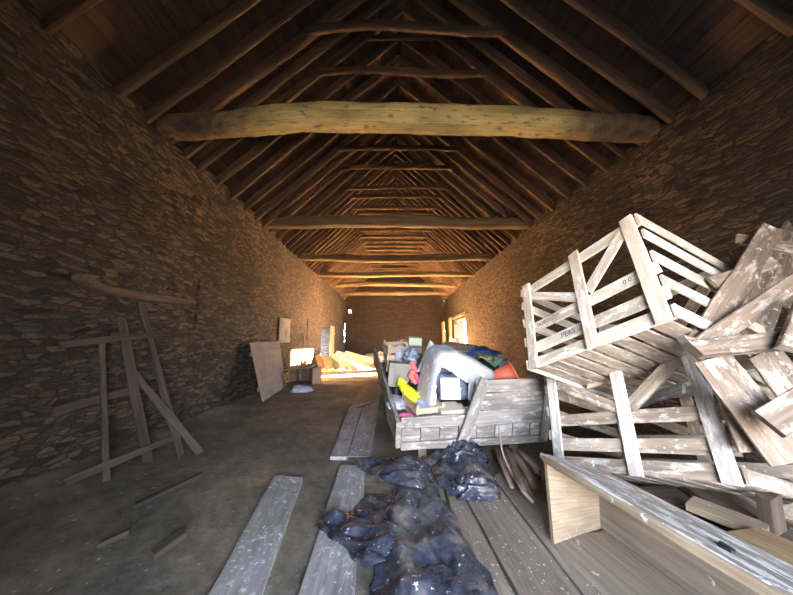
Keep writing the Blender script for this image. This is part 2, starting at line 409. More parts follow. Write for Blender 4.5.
wall('wall_front', 'stone', lambda u, v: (V((u, Y0, gz(u, Y0, v))), V((0, -1, 0))), fr(xl(0), xr(0), .2), fr(-.1, 8.1, .2), [(-.35, 2.05, -.1, 2.9)], 1.7)  # unseen wall; deep, offset opening shaped to keep daylight off the near side walls
# slit windows in the left wall are blind: closed at the back by a stone slab
mb = MB(); mb.box((-4.0, 12.24, 1.95), (.1, .3, 1.1)); struct('trim_1', mb, 'stone_end')
mb = MB(); mb.box((-3.95, 5.32, 2.07), (.1, .3, 1.1)); struct('trim_2', mb, 'stone_end')

# roof: boards nailed along the length above the rafters, slates above them
mb = MB()
for side in (-1, 1):
    for i in range(34):
        s0, s1 = i / 34, (i + 1) / 34
        y = Y0 - .6
        while y < Y1 + .6:
            L = rr(1.6, 3.6); y2 = min(Y1 + .62, y + L); off = rr(0, .014); g = rr(.0015, .006)
            if rr(0, 1) > .03 or side < 0:
                a0 = slope(side, y, (s0 + s1) / 2, off + .02); a1 = slope(side, y2, (s0 + s1) / 2, off + .02)
                n = slope(side, y, .5, 1) - slope(side, y, .5, 0)
                mb.board(a0, a1, 4.95 / 34 * (1 - g * 8), .02, n, seg=1, wob=.0, ch=.002)
            y = y2 + .004
    b = [slope(side, Y0 - .6, -.06, .06), slope(side, Y1 + .6, -.06, .06), slope(side, Y1 + .6, 1.01, .06), slope(side, Y0 - .6, 1.01, .06)]
    t = [slope(side, Y0 - .6, -.06, .10), slope(side, Y1 + .6, -.06, .10), slope(side, Y1 + .6, 1.01, .10), slope(side, Y0 - .6, 1.01, .10)]
    k = len(mb.v); mb.v += [tuple(p) for p in b + t]; uv = [(0, 0)] * 4
    for q in ([0, 1, 2, 3], [7, 6, 5, 4], [0, 4, 5, 1], [1, 5, 6, 2], [2, 6, 7, 3], [3, 7, 4, 0]): mb.face([k + z for z in q], uv, 1)
struct('ceiling', mb, ['sheath', 'slate'])
# floor and ground outside
fy = fr(Y0 - 1.8, 6, .07) + fr(6, Y1 + .6, .25)[1:]
mb = MB(); fx = fr(-4.1, 4.6, .07)
def floor_z(x, y):
    e = max(0, 1 - abs(x - xl(y)) / .55) ** 2 * .09
    return noise.noise(V((x * .8, y * .8, 0))) * .012 + noise.noise(V((x * 4, y * 4, 5))) * .006 + e - .012
for x in fx:
    for y in fy: mb.v.append((x, y, floor_z(x, y)))
n_ = len(fy)
for i in range(len(fx) - 1):
    for j in range(n_ - 1): mb.face([i * n_ + j, (i + 1) * n_ + j, (i + 1) * n_ + j + 1, i * n_ + j + 1], [(0, 0)] * 4, 0, True)
struct('floor', mb, 'dirt')
mb = MB(); mb.v = [(-60, -60, -.06), (60, -60, -.06), (60, 80, -.06), (-60, 80, -.06)]; mb.face([0, 1, 2, 3], [(0, 0)] * 4)
g_ = struct('floor_outside', mb, 'outside')

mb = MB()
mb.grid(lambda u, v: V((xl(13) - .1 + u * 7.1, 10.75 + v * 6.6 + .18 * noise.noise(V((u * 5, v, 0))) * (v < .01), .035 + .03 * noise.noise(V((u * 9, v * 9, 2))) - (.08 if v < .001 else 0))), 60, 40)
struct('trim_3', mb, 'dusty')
# wall plates, lintels
mb = MB(); mb.board((3.5, 14.7, 2.72), (3.5, 18.4, 2.70), .25, .16, (0, 0, 1)); single('door_lintel', mb, 'beam2', 'timber lintel over the bright doorway in the right wall', 'beam')

# ------------------------------------------------------------------ tie beams
def tie(y, zc, hw, hh, bow, mat, label, seed, pts=None):
    a, b = xl(y) - .1, xr(y) + .1
    P = [V((a + (b - a) * t, y, zc + bow * math.sin(math.pi * t) + .03 * math.sin(seed + t * 7))) for t in (0, .17, .33, .5, .67, .83, 1)]
    if pts: P = [V((a + (b - a) * t, y, zc + dz)) for t, dz in pts]
    mb = MB(); mb.hewn(P, hw, hh, .16, 44, 16, seed=seed, end=.72)
    return single('tie_beam', mb, mat, label, 'beam')
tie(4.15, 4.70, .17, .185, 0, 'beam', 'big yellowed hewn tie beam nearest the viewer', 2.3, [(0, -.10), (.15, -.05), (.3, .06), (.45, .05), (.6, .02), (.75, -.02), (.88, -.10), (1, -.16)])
tie(7.9, 4.60, .15, .16, .02, 'beam2', 'second tie beam from the front, grey brown and nearly straight', 5.1)
tie(10.6, 4.37, .13, .13, -.03, 'beam2', 'third tie beam from the front, straight and dark edged', 7.7)
tie(13.4, 4.36, .13, .11, .0, 'beam2', 'fourth tie beam from the front, thin and straight', 9.2)
tie(16.8, 4.42, .14, .12, .14, 'beam2', 'fifth tie beam from the front, arched up at its middle', 12.9)
tie(19.4, 4.36, .14, .13, .08, 'beam2', 'last tie beam, in front of the dark end wall', 14.1)

# ------------------------------------------------------------------ rafter pairs with collars
ys = [1.0, 1.75, 2.6, 3.4, 4.25, 5.0, 6.05, 7.2, 8.05, 9.1, 9.8, 10.5, 11.2] + [11.95 + .74 * i for i in range(13)]
ally = [(y, True) for y in ys] + [((a_ + b_) / 2, False) for a_, b_ in zip(ys[3:], ys[4:])]
ally.sort()
ordn = ['first', 'second', 'third', 'fourth', 'fifth', 'sixth', 'seventh']
TB = [4.15, 7.9, 10.6, 13.4, 16.8, 19.4]; TN = ['big yellow', 'second', 'third', 'fourth', 'fifth', 'last']
cnt = {}
for i, (y, full) in enumerate(ally):
    k = -1 if y < 4.1 else max(j for j, t_ in enumerate(TB) if t_ - .1 <= y)
    kind_ = 'collared rafter pair' if full else 'plain rafter pair without collar'
    cnt[(k, full)] = cnt.get((k, full), 0) + 1
    pos = 'in front of the big yellow tie beam' if k < 0 else ('beyond the last tie beam' if k == 5 else 'between the %s and %s tie beams' % (TN[k], TN[k + 1]))
    t = thing('rafter_pair', '%s %s %s' % (ordn[cnt[(k, full)] - 1], kind_, pos), 'roof truss', ((xl(y) + xr(y)) / 2, y, zt(y)), group='rafter pairs of the roof')
    big = abs(y - 4.25) < .01; j5 = abs(y - 5.0) < .01
    col_s = .54 + (rr(-.02, .02) if y > 9 else 0)
    hw, hd = (.034, .085) if not big else (.055, .10)
    for side in (-1, 1):
        mb = MB(); dx = rr(-.03, .03)
        P = [slope(side, y, s, -hd + rr(-.006, .006)) + V((0, dx * s + rr(-.012, .012), 0)) for s in (-.02, .25, .5, .75, .99)]
        mb.hewn(P, hw, hd, .14, 18, 10, seed=i * 2.1 + side, sq=.3, end=.97)
        obj('rafter', mb, 'rafter', t)
    if not full or y < 2: continue
    a = slope(-1, y, col_s, -.09) + V((0, -.05, 0)); b = slope(1, y, col_s, -.09) + V((0, -.05, 0))
    bow = .10 if big else (.03 if j5 else rr(-.02, .05))
    P = [a + (b - a) * f + V((0, 0, bow * math.sin(math.pi * f) + (.05 * math.sin(2 * math.pi * f) if (big or j5) else rr(-.012, .012)))) for f in (0, .25, .5, .75, 1)]
    mb = MB(); mb.hewn(P, .035, .065 if not big else .08, .2, 18, 10, seed=i * 5.3, sq=.4, end=.95); obj('collar', mb, 'rafter', t)
    if y > 4.4 and cnt[(k, full)] % 2 == 0:
        a = slope(-1, y, .78, -.09); b = slope(1, y, .78, -.09)
        mb = MB(); mb.hewn([a, (a + b) / 2 + V((0, 0, .02)), b], .03, .05, .2, 10, 8, seed=i * 3.3, sq=.5, end=.95); obj('upper_collar', mb, 'rafter', t)

# ------------------------------------------------------------------ left wall things
W_ = V((1, 0, 0))
mb = MB(); mb.hewn([at(80, 277, Y=3.2), at(110, 291, x=xl(3.6) + .02), at(192, 303, x=xl(5.2) + .02)], .10, .05, .15, 16, 10, seed=4); single('wall_lintel', mb, 'dark_wood', 'rough timber ledge on the left wall above the broken hurdle', 'beam')
t = thing('broken_hurdle', 'broken wooden hurdle with crossed rails leaning on the dark left wall', 'wooden frame', at(106, 480, z=0))
def pb(name, a, Ya, b, Yb, w, th, n, mat, parent, **k):
    mb = MB(); mb.board(at(*a, Y=Ya), at(*b, Y=Yb), w, th, n, ends=.03, wob=.012, **k); return obj(name, mb, mat, parent)
HN = (.85, -.5, .15)
pb('upright', (102, 340), 3.45, (106, 481), 3.24, .055, .04, HN, 'shaded_wood', t)
pb('upright', (121, 318), 3.75, (148, 462), 3.65, .10, .03, HN, 'shaded_wood', t)
pb('upright', (140, 302), 4.1, (181, 456), 3.9, .07, .04, HN, 'shaded_wood', t)
pb('brace', (134, 374), 3.75, (200, 453), 3.94, .075, .03, HN, 'shaded_wood', t)
pb('rail', (52, 412), 3.0, (140, 388), 3.85, .08, .03, HN, 'shaded_wood', t)
pb('rail', (64, 483), 2.95, (178, 436), 3.95, .07, .03, HN, 'shaded_wood', t)
pb('rail', (60, 345), 3.05, (170, 333), 4.3, .07, .03, HN, 'shaded_wood', t)
pb('rail', (84, 500), 3.0, (196, 462), 3.9, .06, .03, (0, 0, 1), 'shaded_wood', t)
def fb(name, a, b, w, th, mat, label, cat, z=.03, group=None, n=(0, 0, 1), za=None, zb=None, **k):
    mb = MB(); mb.board(at(*a, z=za if za is not None else z), at(*b, z=zb if zb is not None else z), w, th, n, ends=.05, wob=.012, **k)
    return single(name, mb, mat, label, cat, group)
fb('loose_batten', (135, 505), (202, 474), .06, .03, 'shaded_wood', 'loose batten on the earth just below the broken hurdle', 'board')
fb('loose_batten', (100, 544), (131, 530), .05, .03, 'shaded_wood', 'short loose batten on the dark earth at lower left', 'board')
fb('loose_batten', (152, 556), (184, 533), .07, .04, 'shaded_wood', 'broad stub of batten on the earth, rightmost of the left scraps', 'board')
t = thing('plank_screen', 'pale wooden board screen leaning on the left stone wall', 'panel', (-3.1, 7.85, 0))
mb = MB()
a, b, c, d = V((-3.02, 7.0, .02)), V((-3.34, 9.3, .02)), V((-3.47, 8.9, 1.36)), V((-3.42, 7.05, 1.33))
nn = V((.025, .004, .006)); rows = 6
mb.loft([[a.lerp(d, k / rows), b.lerp(c, k / rows), b.lerp(c, k / rows) + nn, a.lerp(d, k / rows) + nn] for k in range(rows + 1)], [1.35 * k / rows for k in range(rows + 1)], [0, 2.3, 2.33, 4.6, 4.63])
obj('boards', mb, 'screenbrown', t)
for f in (.2, .8):
    mb = MB(); mb.board(a.lerp(d, f) + V((-.035, 0, 0)), b.lerp(c, f) + V((-.035, 0, 0)), .09, .03, (1, .15, .3)); obj('batten', mb, 'tan', t)
t = thing('wall_hatch', 'small grey wooden hatch on the left stone wall', 'hatch', (xl(9.6), 9.65, 1.4))
mb = MB()
for k in range(4): mb.board((xl(9.6) + .04, 9.24 + k * .225, 1.4), (xl(9.6) + .04, 9.24 + k * .225, 2.08), .22, .03, (1, 0, 0))
obj('shutter', mb, 'grey_wood', t)
mb = MB(); mb.board((xl(9.6) + .03, 9.1, 1.37), (xl(9.6) + .03, 10.05, 1.37), .05, .1, (0, 0, 1)); obj('sill', mb, 'grey_wood', t)
# left doorway leaf
t = thing('door_leaf', 'brown plank door leaf standing open by the left doorway', 'door', (-3.6, 16.6, 0))
mb = MB()
for k in range(5): mb.board((-3.53 , 16.2 + k * .2, .02), (-3.53, 16.2 + k * .2, 2.15), .195, .03, (1, 0, 0))
obj('planks', mb, 'gold', t)
for z in (.4, 1.75):
    mb = MB(); mb.board((-3.50, 16.1, z), (-3.50, 17.1, z), .12, .03, (1, 0, 0)); obj('ledge', mb, 'gold', t)
# junk box by left wall
t = thing('junk_box', 'dark open wooden box of scrap by the left wall', 'box', at(300, 385, z=0))
o = at(300, 385, z=0); Rz = Matrix.Rotation(-.25, 3, 'Z')
def bx(name, c, s, mat, parent, R=Rz, base=o):
    mb = MB(); mb.box(base + R @ V(c), s, R); return obj(name, mb, mat, parent)
bx('back_panel', (0, .5, .28), (.9, .03, .5), 'dark_wood', t); bx('side_panel', (-.43, .25, .28), (.03, .5, .5), 'tan', t)
bx('side_panel', (.43, .25, .28), (.03, .5, .5), 'tan', t); bx('bottom_panel', (0, .25, .045), (.86, .5, .03), 'dark_wood', t)
mb = MB(); mb.board(o + Rz @ V((-.5, .02, .50)), o + Rz @ V((.48, .02, .62)), .45, .03, (0, -.25, 1)); obj('lid', mb, 'tan', t)
for k, (x, h, l, mt) in enumerate([(-.32, .75, 'thin dark stake standing in the junk box, leftmost', 'dark_wood'), (-.22, .82, 'grey stake sticking up from the junk box', 'grey_wood'), (.12, .7, 'reddish stake standing behind the junk box lid', 'rust')]):
    mb = MB(); mb.board(o + Rz @ V((x, .33, .07)), o + Rz @ V((x - .1 + k * .07, .45, h + .12)), .05, .03, (0, 1, 0)); single('scrap_stake', mb, mt, l, 'stake')
mb = MB(); mb.blob(at(302, 390, z=.06), (.5, .35, .2), .3, 5, fine=.3); single('plastic_rag', mb, 'lilac', 'lilac plastic rag on the ground before the junk box', 'rag')

# rubble and boards in the sunlit bay
mb = MB()
def heap(cx, cy, sx, sy, h, seed):
    def fn(u, v):
        x, y = (u - .5) * 2, (v - .5) * 2; r2 = x * x + y * y
        k = max(0, 1 - r2) ** .7
        return V((cx + x * sx, cy + y * sy, -.02 + k * h * (1 + .35 * noise.noise(V((x * 2, y * 2, seed))) + .25 * noise.noise(V((x * 7, y * 7, seed))))))
    return fn
mb.grid(heap(-2.4, 14.0, 1.25, 1.6, .72, 1.), 34, 34); tag(obj('rubble_heap', mb, 'straw'), 'sunlit heap of rubble and earth against the left wall', 'rubble', kind='stuff')
mb = MB(); mb.grid(heap(-1.1, 18.6, 1.5, 1.4, .62, 4.), 28, 28); tag(obj('rubble_heap', mb, 'straw'), 'low heap of rubble before the dark end wall', 'rubble', kind='stuff')
G = 'scrap boards on the sunlit heap'
def yb(a, Ya, b, Yb, w, th, mat, label, n=(0, -1, .4), name='scrap_board', group=G, cat='board', **k):
    mb = MB(); mb.board(at(*a, Y=Ya), at(*b, Y=Yb), w, th, n, ends=.05, **k); return single(name, mb, mat, label, cat, group)
yb((318, 355), 12.6, (322, 370), 11.8, .22, .03, 'dark_wood', 'dark board leaning at the left end of the sunlit heap')
yb((324, 356), 12.6, (330, 370), 11.7, .3, .03, 'slategreen', 'grey green sheet leaning on the sunlit heap, leftmost')
yb((331, 356), 12.8, (338, 369), 11.8, .28, .03, 'slategreen', 'grey green sheet leaning on the sunlit heap, middle')
yb((338, 359), 12.8, (349, 369), 11.8, .2, .03, 'grey_wood', 'thin grey board leaning on the sunlit heap, right of the sheets')
yb((333, 356), 12.4, (357, 370), 11.6, .16, .05, 'white_board', 'white board sloping down the front of the sunlit heap')
yb((336, 353), 12.9, (376, 367), 12.0, .22, .05, 'white_board', 'long pale board sloping right off the sunlit heap')
yb((345, 353), 13.6, (378, 363), 13.3, .2, .05, 'straw', 'dusty board lying along the top of the sunlit heap')
yb((306, 374), 11.3, (378, 371), 11.8, .3, .10, 'white_board', 'long pale timber lying on the ground before the sunlit heap', n=(0, 0, 1))
yb((303, 335), 11.6, (307, 367), 11.0, .06, .04, 'tan', 'thin stick leaning on the sunlit left wall', n=(1, 0, 0), name='leaning_stick', group=None, cat='stick')
# boards by the right doorway
G = 'boards leaning by the right doorway'
yb((443, 322), 18.6, (445, 363), 18.3, .35, .04, 'gold', 'golden plank standing against the right wall, left of the doorway', n=(-1, -.3, 0), group=G)
yb((450, 318), 18.0, (451, 363.5), 17.9, .3, .04, 'gold', 'golden plank standing beside the bright doorway jamb', n=(-1, -.3, 0), group=G)
yb((453, 339), 15.6, (442, 368), 15.0, .3, .04, 'white_board', 'short pale board leaning in front of the golden planks', group=G)
yb((458, 338), 15.0, (448, 368.5), 14.8, .25, .04, 'white_board', 'short pale board leaning under the bright doorway', group=G)

# ------------------------------------------------------------------ floor planks
def quadboard(q, th, z, mat, label, seg=10, name='floor_plank', group='planks laid on the earth floor'):
    a, b, c, d = q  # near-left, near-right, far-right, far-left
    mb = MB(); rings = []; us = []; o = rr(0, 50)
    for i in range(seg + 1):
        f = i / seg; l = a.lerp(d, f); r = b.lerp(c, f); j = .008
        l = l + V((noise.noise(V((o, f * 6, 0))) * j, 0, 0)); r = r + V((noise.noise(V((o, f * 6, 4))) * j, 0, 0))
        if i in (0, seg):
            l = l + V((0, noise.noise(V((o, 1, i))) * .05, 0))
        hz = z + noise.noise(V((o, f * 3, 8))) * .006
        w = r - l; rings.append([l + V((0, 0, hz - th)), r + V((0, 0, hz - th)), r + V((0, 0, hz - .005)), r - w * .02 + V((0, 0, hz)), l + w * .02 + V((0, 0, hz)), l + V((0, 0, hz - .005))])
        us.append((l - a).length)
    W = (b - a).length
    mb.loft(rings, us, [0, W, W + .04, W + .05, 2 * W + .04, 2 * W + .05, 2 * W + .09])
    return single(name, mb, mat, label, 'plank', group)
def fl(px, py): return at(px, py, z=.02) * 1.0 - V((0, 0, .02))
quadboard([fl(196, 620), fl(252, 620), fl(303, 478), fl(273, 477)], .05, .03, 'floorplank', 'wide spotted grey plank at lower left, separate from the others')
quadboard([fl(290, 620), fl(352, 620), fl(366, 466), fl(340, 466)], .05, .028, 'floorplank', 'spotted plank running under the left edge of the black plastic')
quadboard([fl(330, 457), fl(346.5, 457), fl(362, 408), fl(349, 408)], .05, .024, 'floorplank', 'left of the two narrow planks left of the cart')
quadboard([fl(347.5, 457), fl(371, 457), fl(379, 400), fl(363, 408)], .05, .03, 'floorplank', 'right of the two narrow planks left of the cart')
quadboard([fl(350, 407), fl(379, 399), fl(383, 384), fl(362, 386)], .05, .022, 'floorplank2', 'faint plank furthest back, level with the rear of the cart')
quadboard([fl(362, 640), fl(470, 640), fl(440, 470), fl(398, 470)], .05, .022, 'floorplank2', 'plank mostly hidden beneath the black plastic')
quadboard([fl(480, 640), fl(538, 640), fl(468, 505), fl(443, 478)], .05, .026, 'floorplank2', 'brown plank just right of the black plastic edge')
quadboard([fl(542, 640), fl(614, 640), fl(492, 478), fl(455, 478)], .05, .034, 'floorplank2', 'wide brown spotted plank in the middle of the right floor')
quadboard([fl(617, 640), fl(650, 640), fl(512, 460), fl(494, 478)], .05, .026, 'floorplank2', 'narrow brown plank between the wide plank and the trough')

# ------------------------------------------------------------------ slatted crates
def frame4(o, ex, ez):
    ex = V(ex).normalized(); ez = V(ez); ez = (ez - ex * ez.dot(ex)).normalized(); ey = ez.cross(ex)
    m = Matrix.Identity(4)
    for i in range(3): m[i][0] = ex[i]; m[i][1] = ey[i]; m[i][2] = ez[i]; m[i][3] = o[i]
    return m
def crate(label, mat4, W, D, H, m, group, marks=False, sideskip=(), seed=0):
    t = thing('slatted_crate', label, 'crate', mat=mat4, group=group)
    def p(name, a, b, w, th, n, mm=None, **k):
        mb = MB(); mb.board(a, b, w, th, n, wob=.005, ends=.015, **k); return obj(name, mb, mm or m, t, local=True)
    bw = .098; T = .02
    for (y, s) in ((0, -1), (D, 1)):
        for x in (.05, W * .545, W - .05): p('post', (x, y + s * (T + .012), -.012), (x, y + s * (T + .012), H + .015), .095, .024, (0, 1, 0), mm=('crate_mid' if m == 'crate_old' and s < 0 else None))
        for z in (.05, .195, .40, H - .05):
            p('rail', (-.02, y, z), (W + .02, y, z), bw, T, (0, 1, 0))
        p('brace', (.09, y + s * .021, H - .14), (W * .50, y + s * .021, .47), .085, T * .8, (0, 1, 0))
        p('brace', (W - .09, y + s * .021, H - .07), (W * .585, y + s * .021, .47), .095, T * .8, (0, 1, 0))
    for (x, s) in ((0, -1), (W, 1)):
        for k, z in enumerate((.04, .27, .48, .69, H - .05)):
            if (s, k) in sideskip: continue
            p('side_rail', (x + s * .022, -.035, z), (x + s * .022, D + .03, z), .088, T, (1, 0, 0))
    for k in range(8):
        x = .09 + (W - .18) * k / 7
        p('floor_slat', (x, .015, -.012 + .022), (x, D - .015, -.012 + .022), .11, .016, (0, 0, 1), mm='crate_old')
    return t
EX_A = (.385, -.858, .339); EZ_A = (.159, .424, .892)
EX_B = (.444, -.856, .264); EZ_B = (.157, .364, .918)
G = 'large slatted crates piled at the right'
mA = frame4(V((1.238, 2.796, 1.133)), EX_A, EZ_A)
mB = frame4(V((1.451, 2.892, .258)), EX_B, EZ_B)
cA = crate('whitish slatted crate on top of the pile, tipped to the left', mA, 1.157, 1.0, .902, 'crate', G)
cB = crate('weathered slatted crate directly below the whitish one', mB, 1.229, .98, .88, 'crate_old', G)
# ink marks on the front rails of the top crate
def mark(txt, x, z, size):
    c = bpy.data.curves.new('ink_mark', 'FONT'); c.body = txt; c.size = size; c.extrude = .0005; c.materials.append(M['ink'])
    f_ = bpy.data.objects.new('ink_mark_text', c); link(f_); dg = bpy.context.evaluated_depsgraph_get(); dg.update()
    me = bpy.data.meshes.new_from_object(f_.evaluated_get(dg)); bpy.data.objects.remove(f_); bpy.data.curves.remove(c)
    o = bpy.data.objects.new('ink_mark', me); link(o); o.parent = cA
    o.matrix_basis = Matrix.Translation((x, -.0125, z)) @ Matrix.Rotation(math.pi / 2, 4, 'X'); o['label'] = 'faint blue writing'
mark('18 MCA C.27', .12, .385, .045); mark('PE6S', .36, .175, .07); mark('15 27', .12, .84, .04); mark('0 0', .94, .385, .05)

# third, collapsed crate on the right, built board by board where it stands
t = thing('collapsed_crate', 'dusty collapsed crate leaning at the right edge, boards splayed from one corner', 'crate', at(700, 352, Y=1.8), group=G)
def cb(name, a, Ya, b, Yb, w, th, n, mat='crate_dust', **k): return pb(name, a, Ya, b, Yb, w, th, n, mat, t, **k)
FN = (-.35, -1, .15)
cb('wide_board', (742, 360), 2.530, (788, 232), 2.760, 0.239, 0.028, FN)
cb('wide_board', (768, 300), 2.806, (812, 226), 2.852, 0.368, 0.028, FN)
cb('post', (700, 345), 1.865, (772, 228), 2.201, 0.138, 0.029, FN)
cb('rail', (737, 238), 2.335, (800, 250), 2.285, 0.084, 0.025, FN)
cb('rail', (712, 283), 2.058, (775, 262), 2.100, 0.084, 0.025, FN)
cb('brace', (694, 352), 1.781, (812, 270), 1.890, 0.105, 0.029, (-.35, -1, -.1))
cb('rail', (693, 351), 1.730, (815, 336), 1.663, 0.088, 0.063, (-.1, -1, .5))
cb('corner_block', (684, 342), 1.798, (712, 350), 1.781, 0.084, 0.050, (-.1, -1, .8))
cb('side_board', (712, 358), 1.781, (792, 462), 1.663, 0.185, 0.025, (-.5, -1, .3))
cb('side_board', (762, 352), 1.890, (842, 452), 1.764, 0.168, 0.025, (-.5, -1, .3))
cb('side_board', (706, 350), 1.932, (750, 452), 1.781, 0.084, 0.025, (-.5, -1, .3))
cb('chunk', (792, 350), 1.562, (812, 296), 1.638, 0.109, 0.050, (-.5, -1, .2))
cb('end_board', (768, 424), 1.562, (815, 398), 1.512, 0.143, 0.050, (-.3, -1, .6))
# loose boards caught in and under the crates
G = 'loose boards caught among the crates'
def lb(a, Ya, b, Yb, w, th, mat, label, n=(0, -1, .6), **k): return yb(a, Ya, b, Yb, w, th, mat, label, n, name='loose_board', group=G, **k)
lb((588, 384), 2.9, (668, 360), 2.5, .09, .04, 'slat_new', 'yellowish board seen inside the lower crate near its top')
lb((636, 404), 2.9, (684, 388), 2.55, .08, .04, 'grey_wood', 'grey board seen behind the right brace of the lower crate')
lb((548, 392), 3.3, (612, 412), 3.2, .09, .03, 'crate_old', 'brown slat seen behind the left bay of the lower crate', n=(0, -1, .2))
lb((727, 440), 2.0, (768, 424), 1.95, .16, .03, 'crate_dust', 'short brown board wedged right of the lower crate front post')
# timber and boards stacked below
G = 'timbers and boards stacked under the crates'
def gb(p0, p1, w, th, mat, label, n=(0, 0, 1), **k):
    mb = MB(); mb.board(p0, p1, w, th, n, ends=.04, wob=.01, **k); return single('stacked_board', mb, mat, label, 'board', G)
gb((1.75, 2.55, .10), (3.45, 2.75, .10), .22, .18, 'dark_wood', 'dark sleeper on the floor, rearmost under the crates')
gb((2.0, 1.75, .10), (3.6, 1.95, .10), .24, .18, 'dark_wood', 'dark sleeper on the floor, nearer of the two under the crates')
gb((2.12, 1.35, .225), (2.5, 2.85, .225), .26, .05, 'dark_wood', 'dark board bridging the two sleepers beside the trough')
gb((2.45, 1.25, .225), (2.8, 2.8, .225), .26, .05, 'crate_old', 'brown board bridging the two sleepers, middle one')
gb((2.8, 1.2, .225), (3.15, 2.75, .225), .26, .05, 'gold', 'golden board bridging the two sleepers, rightmost')
gb(at(690, 503, z=.275), at(768, 533, z=.275), .2, .045, 'tan', 'pale edged board laid across the stack beside the trough', n=(0, .1, 1))
gb(at(744, 533, z=.32), at(815, 566, z=.32), .22, .04, 'gold', 'golden split board lying on top of the stack at lower right')
gb(at(758, 552, z=.36), at(815, 592, z=.36), .12, .04, 'gold', 'narrow golden board, topmost of the lower right stack')
gb((2.55, 2.15, .27), (2.62, 1.85, .47), .12, .06, 'crate_old', 'upright stub of wood propped on the stack at far right', n=(0, -1, 0))
gb((2.29, 2.0, .26), (2.29, 2.0, .46), .08, .08, 'dark_wood', 'dark block carrying the front corner of the lower crate', n=(0, -1, 0))

# ------------------------------------------------------------------ wooden trough at lower right
t = thing('feed_trough', 'long wooden trough lying on its side, white stained plank on top', 'trough', (1.06, 2.27, 0))
u = V((.17, -.985, 0)).normalized()
f0 = V((1.06, 2.27, .02)); b0 = V((1.51, 2.46, .02)); ft = V((1.05, 2.28, .57)); bt = V((1.53, 2.47, .42)); L = 1.75
def panel(name, A, B, th, mat, L=L, s=0., nb=1):
    w = (B - A); n = w.cross(u).normalized(); mb = MB()
    for k in range(nb):
        c = A + w * ((k + .5) / nb); mb.board(c + u * s, c + u * L, w.length / nb - (.003 if nb > 1 else 0), th, n, seg=12, wob=.006)
    return obj(name, mb, mat, t)
panel('bottom_board', f0, b0, .03, 'trough', s=.02)
panel('back_board', b0 + V((0, 0, .015)), bt - V((0, 0, .02)), .03, 'trough', s=.02)
panel('top_board', ft + (bt - ft) * .03, bt, .035, 'trough_top', s=.0)
mb = MB(); mb.board(ft + V((0, 0, -.008)), ft + u * L + V((0, 0, -.008)), .022, .04, (0, 0, 1), wob=.01); obj('front_lip', mb, 'tan', t)
mb = MB(); F2, B2 = ft - V((0, 0, .02)), bt - V((0, 0, .02))
for off, fl_ in ((.0, False), (.032, True)):
    mb.grid(lambda a_, b_: f0.lerp(b0, a_).lerp(F2.lerp(B2, a_), b_) + u * off, 2, 6, sm=False, flip=fl_)
for A, B in ((f0, b0), (b0, B2), (B2, F2), (F2, f0)):
    mb.grid(lambda a_, b_: A.lerp(B, a_) + u * (.032 * b_), 2, 1, sm=False)
obj('end_board', mb, 'tan', t)
mb = MB(); kk = ft.lerp(bt, .3) + u * .98 + V((0, 0, .028)); mb.blob(kk, (.035, .07, .022), .2, 3); obj('knot', mb, 'black', t)

# bark strips between cart and trough
G = 'bark strips on the floor between cart and trough'
for k, (a, m1, b, w, lab) in enumerate([
        ((496, 448), (505, 470), (512, 488), .06, 'dark bark strip, leftmost of the bunch'), ((504, 447), (518, 475), (528, 497), .10, 'broad reddish bark strip in the middle of the bunch'),
        ((512, 449), (526, 470), (536, 490), .08, 'pale bark strip right of the broad one'), ((520, 451), (534, 466), (540, 480), .09, 'short brown bark strip nearest the crates'),
        ((508, 452), (520, 484), (533, 503), .05, 'thin bark strip lying lowest, over the others')]):
    A, Mi, B = at(*a, z=.05 + k * .012), at(*m1, z=.10 + k * .015), at(*b, z=.06)
    mb = MB(); mb.hewn([A, Mi, B], w * .5, .018, .5, 14, 8, sq=.8, seed=k * 9.1, end=.5); single('bark_strip', mb, 'bark', lab, 'bark', G)
mb = MB(); mb.hewn([at(499, 427, Y=3.2), at(502, 450, Y=3.08), at(508, 466, Y=3.0), at(516, 482, z=.05)], .012, .012, .4, 18, 6, seed=3, end=.5)
single('crooked_stick', mb, 'bark', 'thin crooked stick leaning up against the cart tailboard', 'stick')

# ------------------------------------------------------------------ the cart
uu = V((-.50, 2.9, .60)).normalized(); vv = V((.986, .16, .0)).normalized()
mC = frame4(V((.045, 3.5, .20)), vv, uu.cross(vv) * -1 if (uu.cross(vv)).z < 0 else uu.cross(vv))
CL, CW = 3.05, 1.76
t = thing('farm_cart', 'old grey wooden farm cart loaded with junk', 'cart', mat=mC)
def cp(name, c, s, mat='grey_wood', par=None):
    mb = MB(); x, y, z = s; c = V(c)
    L = max(s)
    if L == x: mb.board(c - V((x / 2, 0, 0)), c + V((x / 2, 0, 0)), y, z, (0, 0, 1), wob=.008, ends=.01)
    elif L == y: mb.board(c - V((0, y / 2, 0)), c + V((0, y / 2, 0)), x, z, (0, 0, 1), wob=.008, ends=.01)
    else: mb.board(c - V((0, 0, z / 2)), c + V((0, 0, z / 2)), x, y, (0, 1, 0), wob=.008, ends=.01)
    return obj(name, mb, mat, t, local=True)
cp('front_sill', (CW / 2, .03, .045), (CW, .09, .085)); cp('rear_sill', (CW / 2, CL - .05, .06), (CW, .1, .12))
for x in (.06, CW - .06): cp('side_sill', (x, CL / 2, .05), (.09, CL - .2, .09))
for k in range(8):   # deck ends showing as blocks
    w = CW / 8; mb = MB(); mb.board((w * (k + .5), .02, .13), (w * (k + .5), CL - .03, .13), w - .012, .035, (0, 0, 1), wob=.006); obj('deck_board', mb, 'grey_wood', t, local=True)
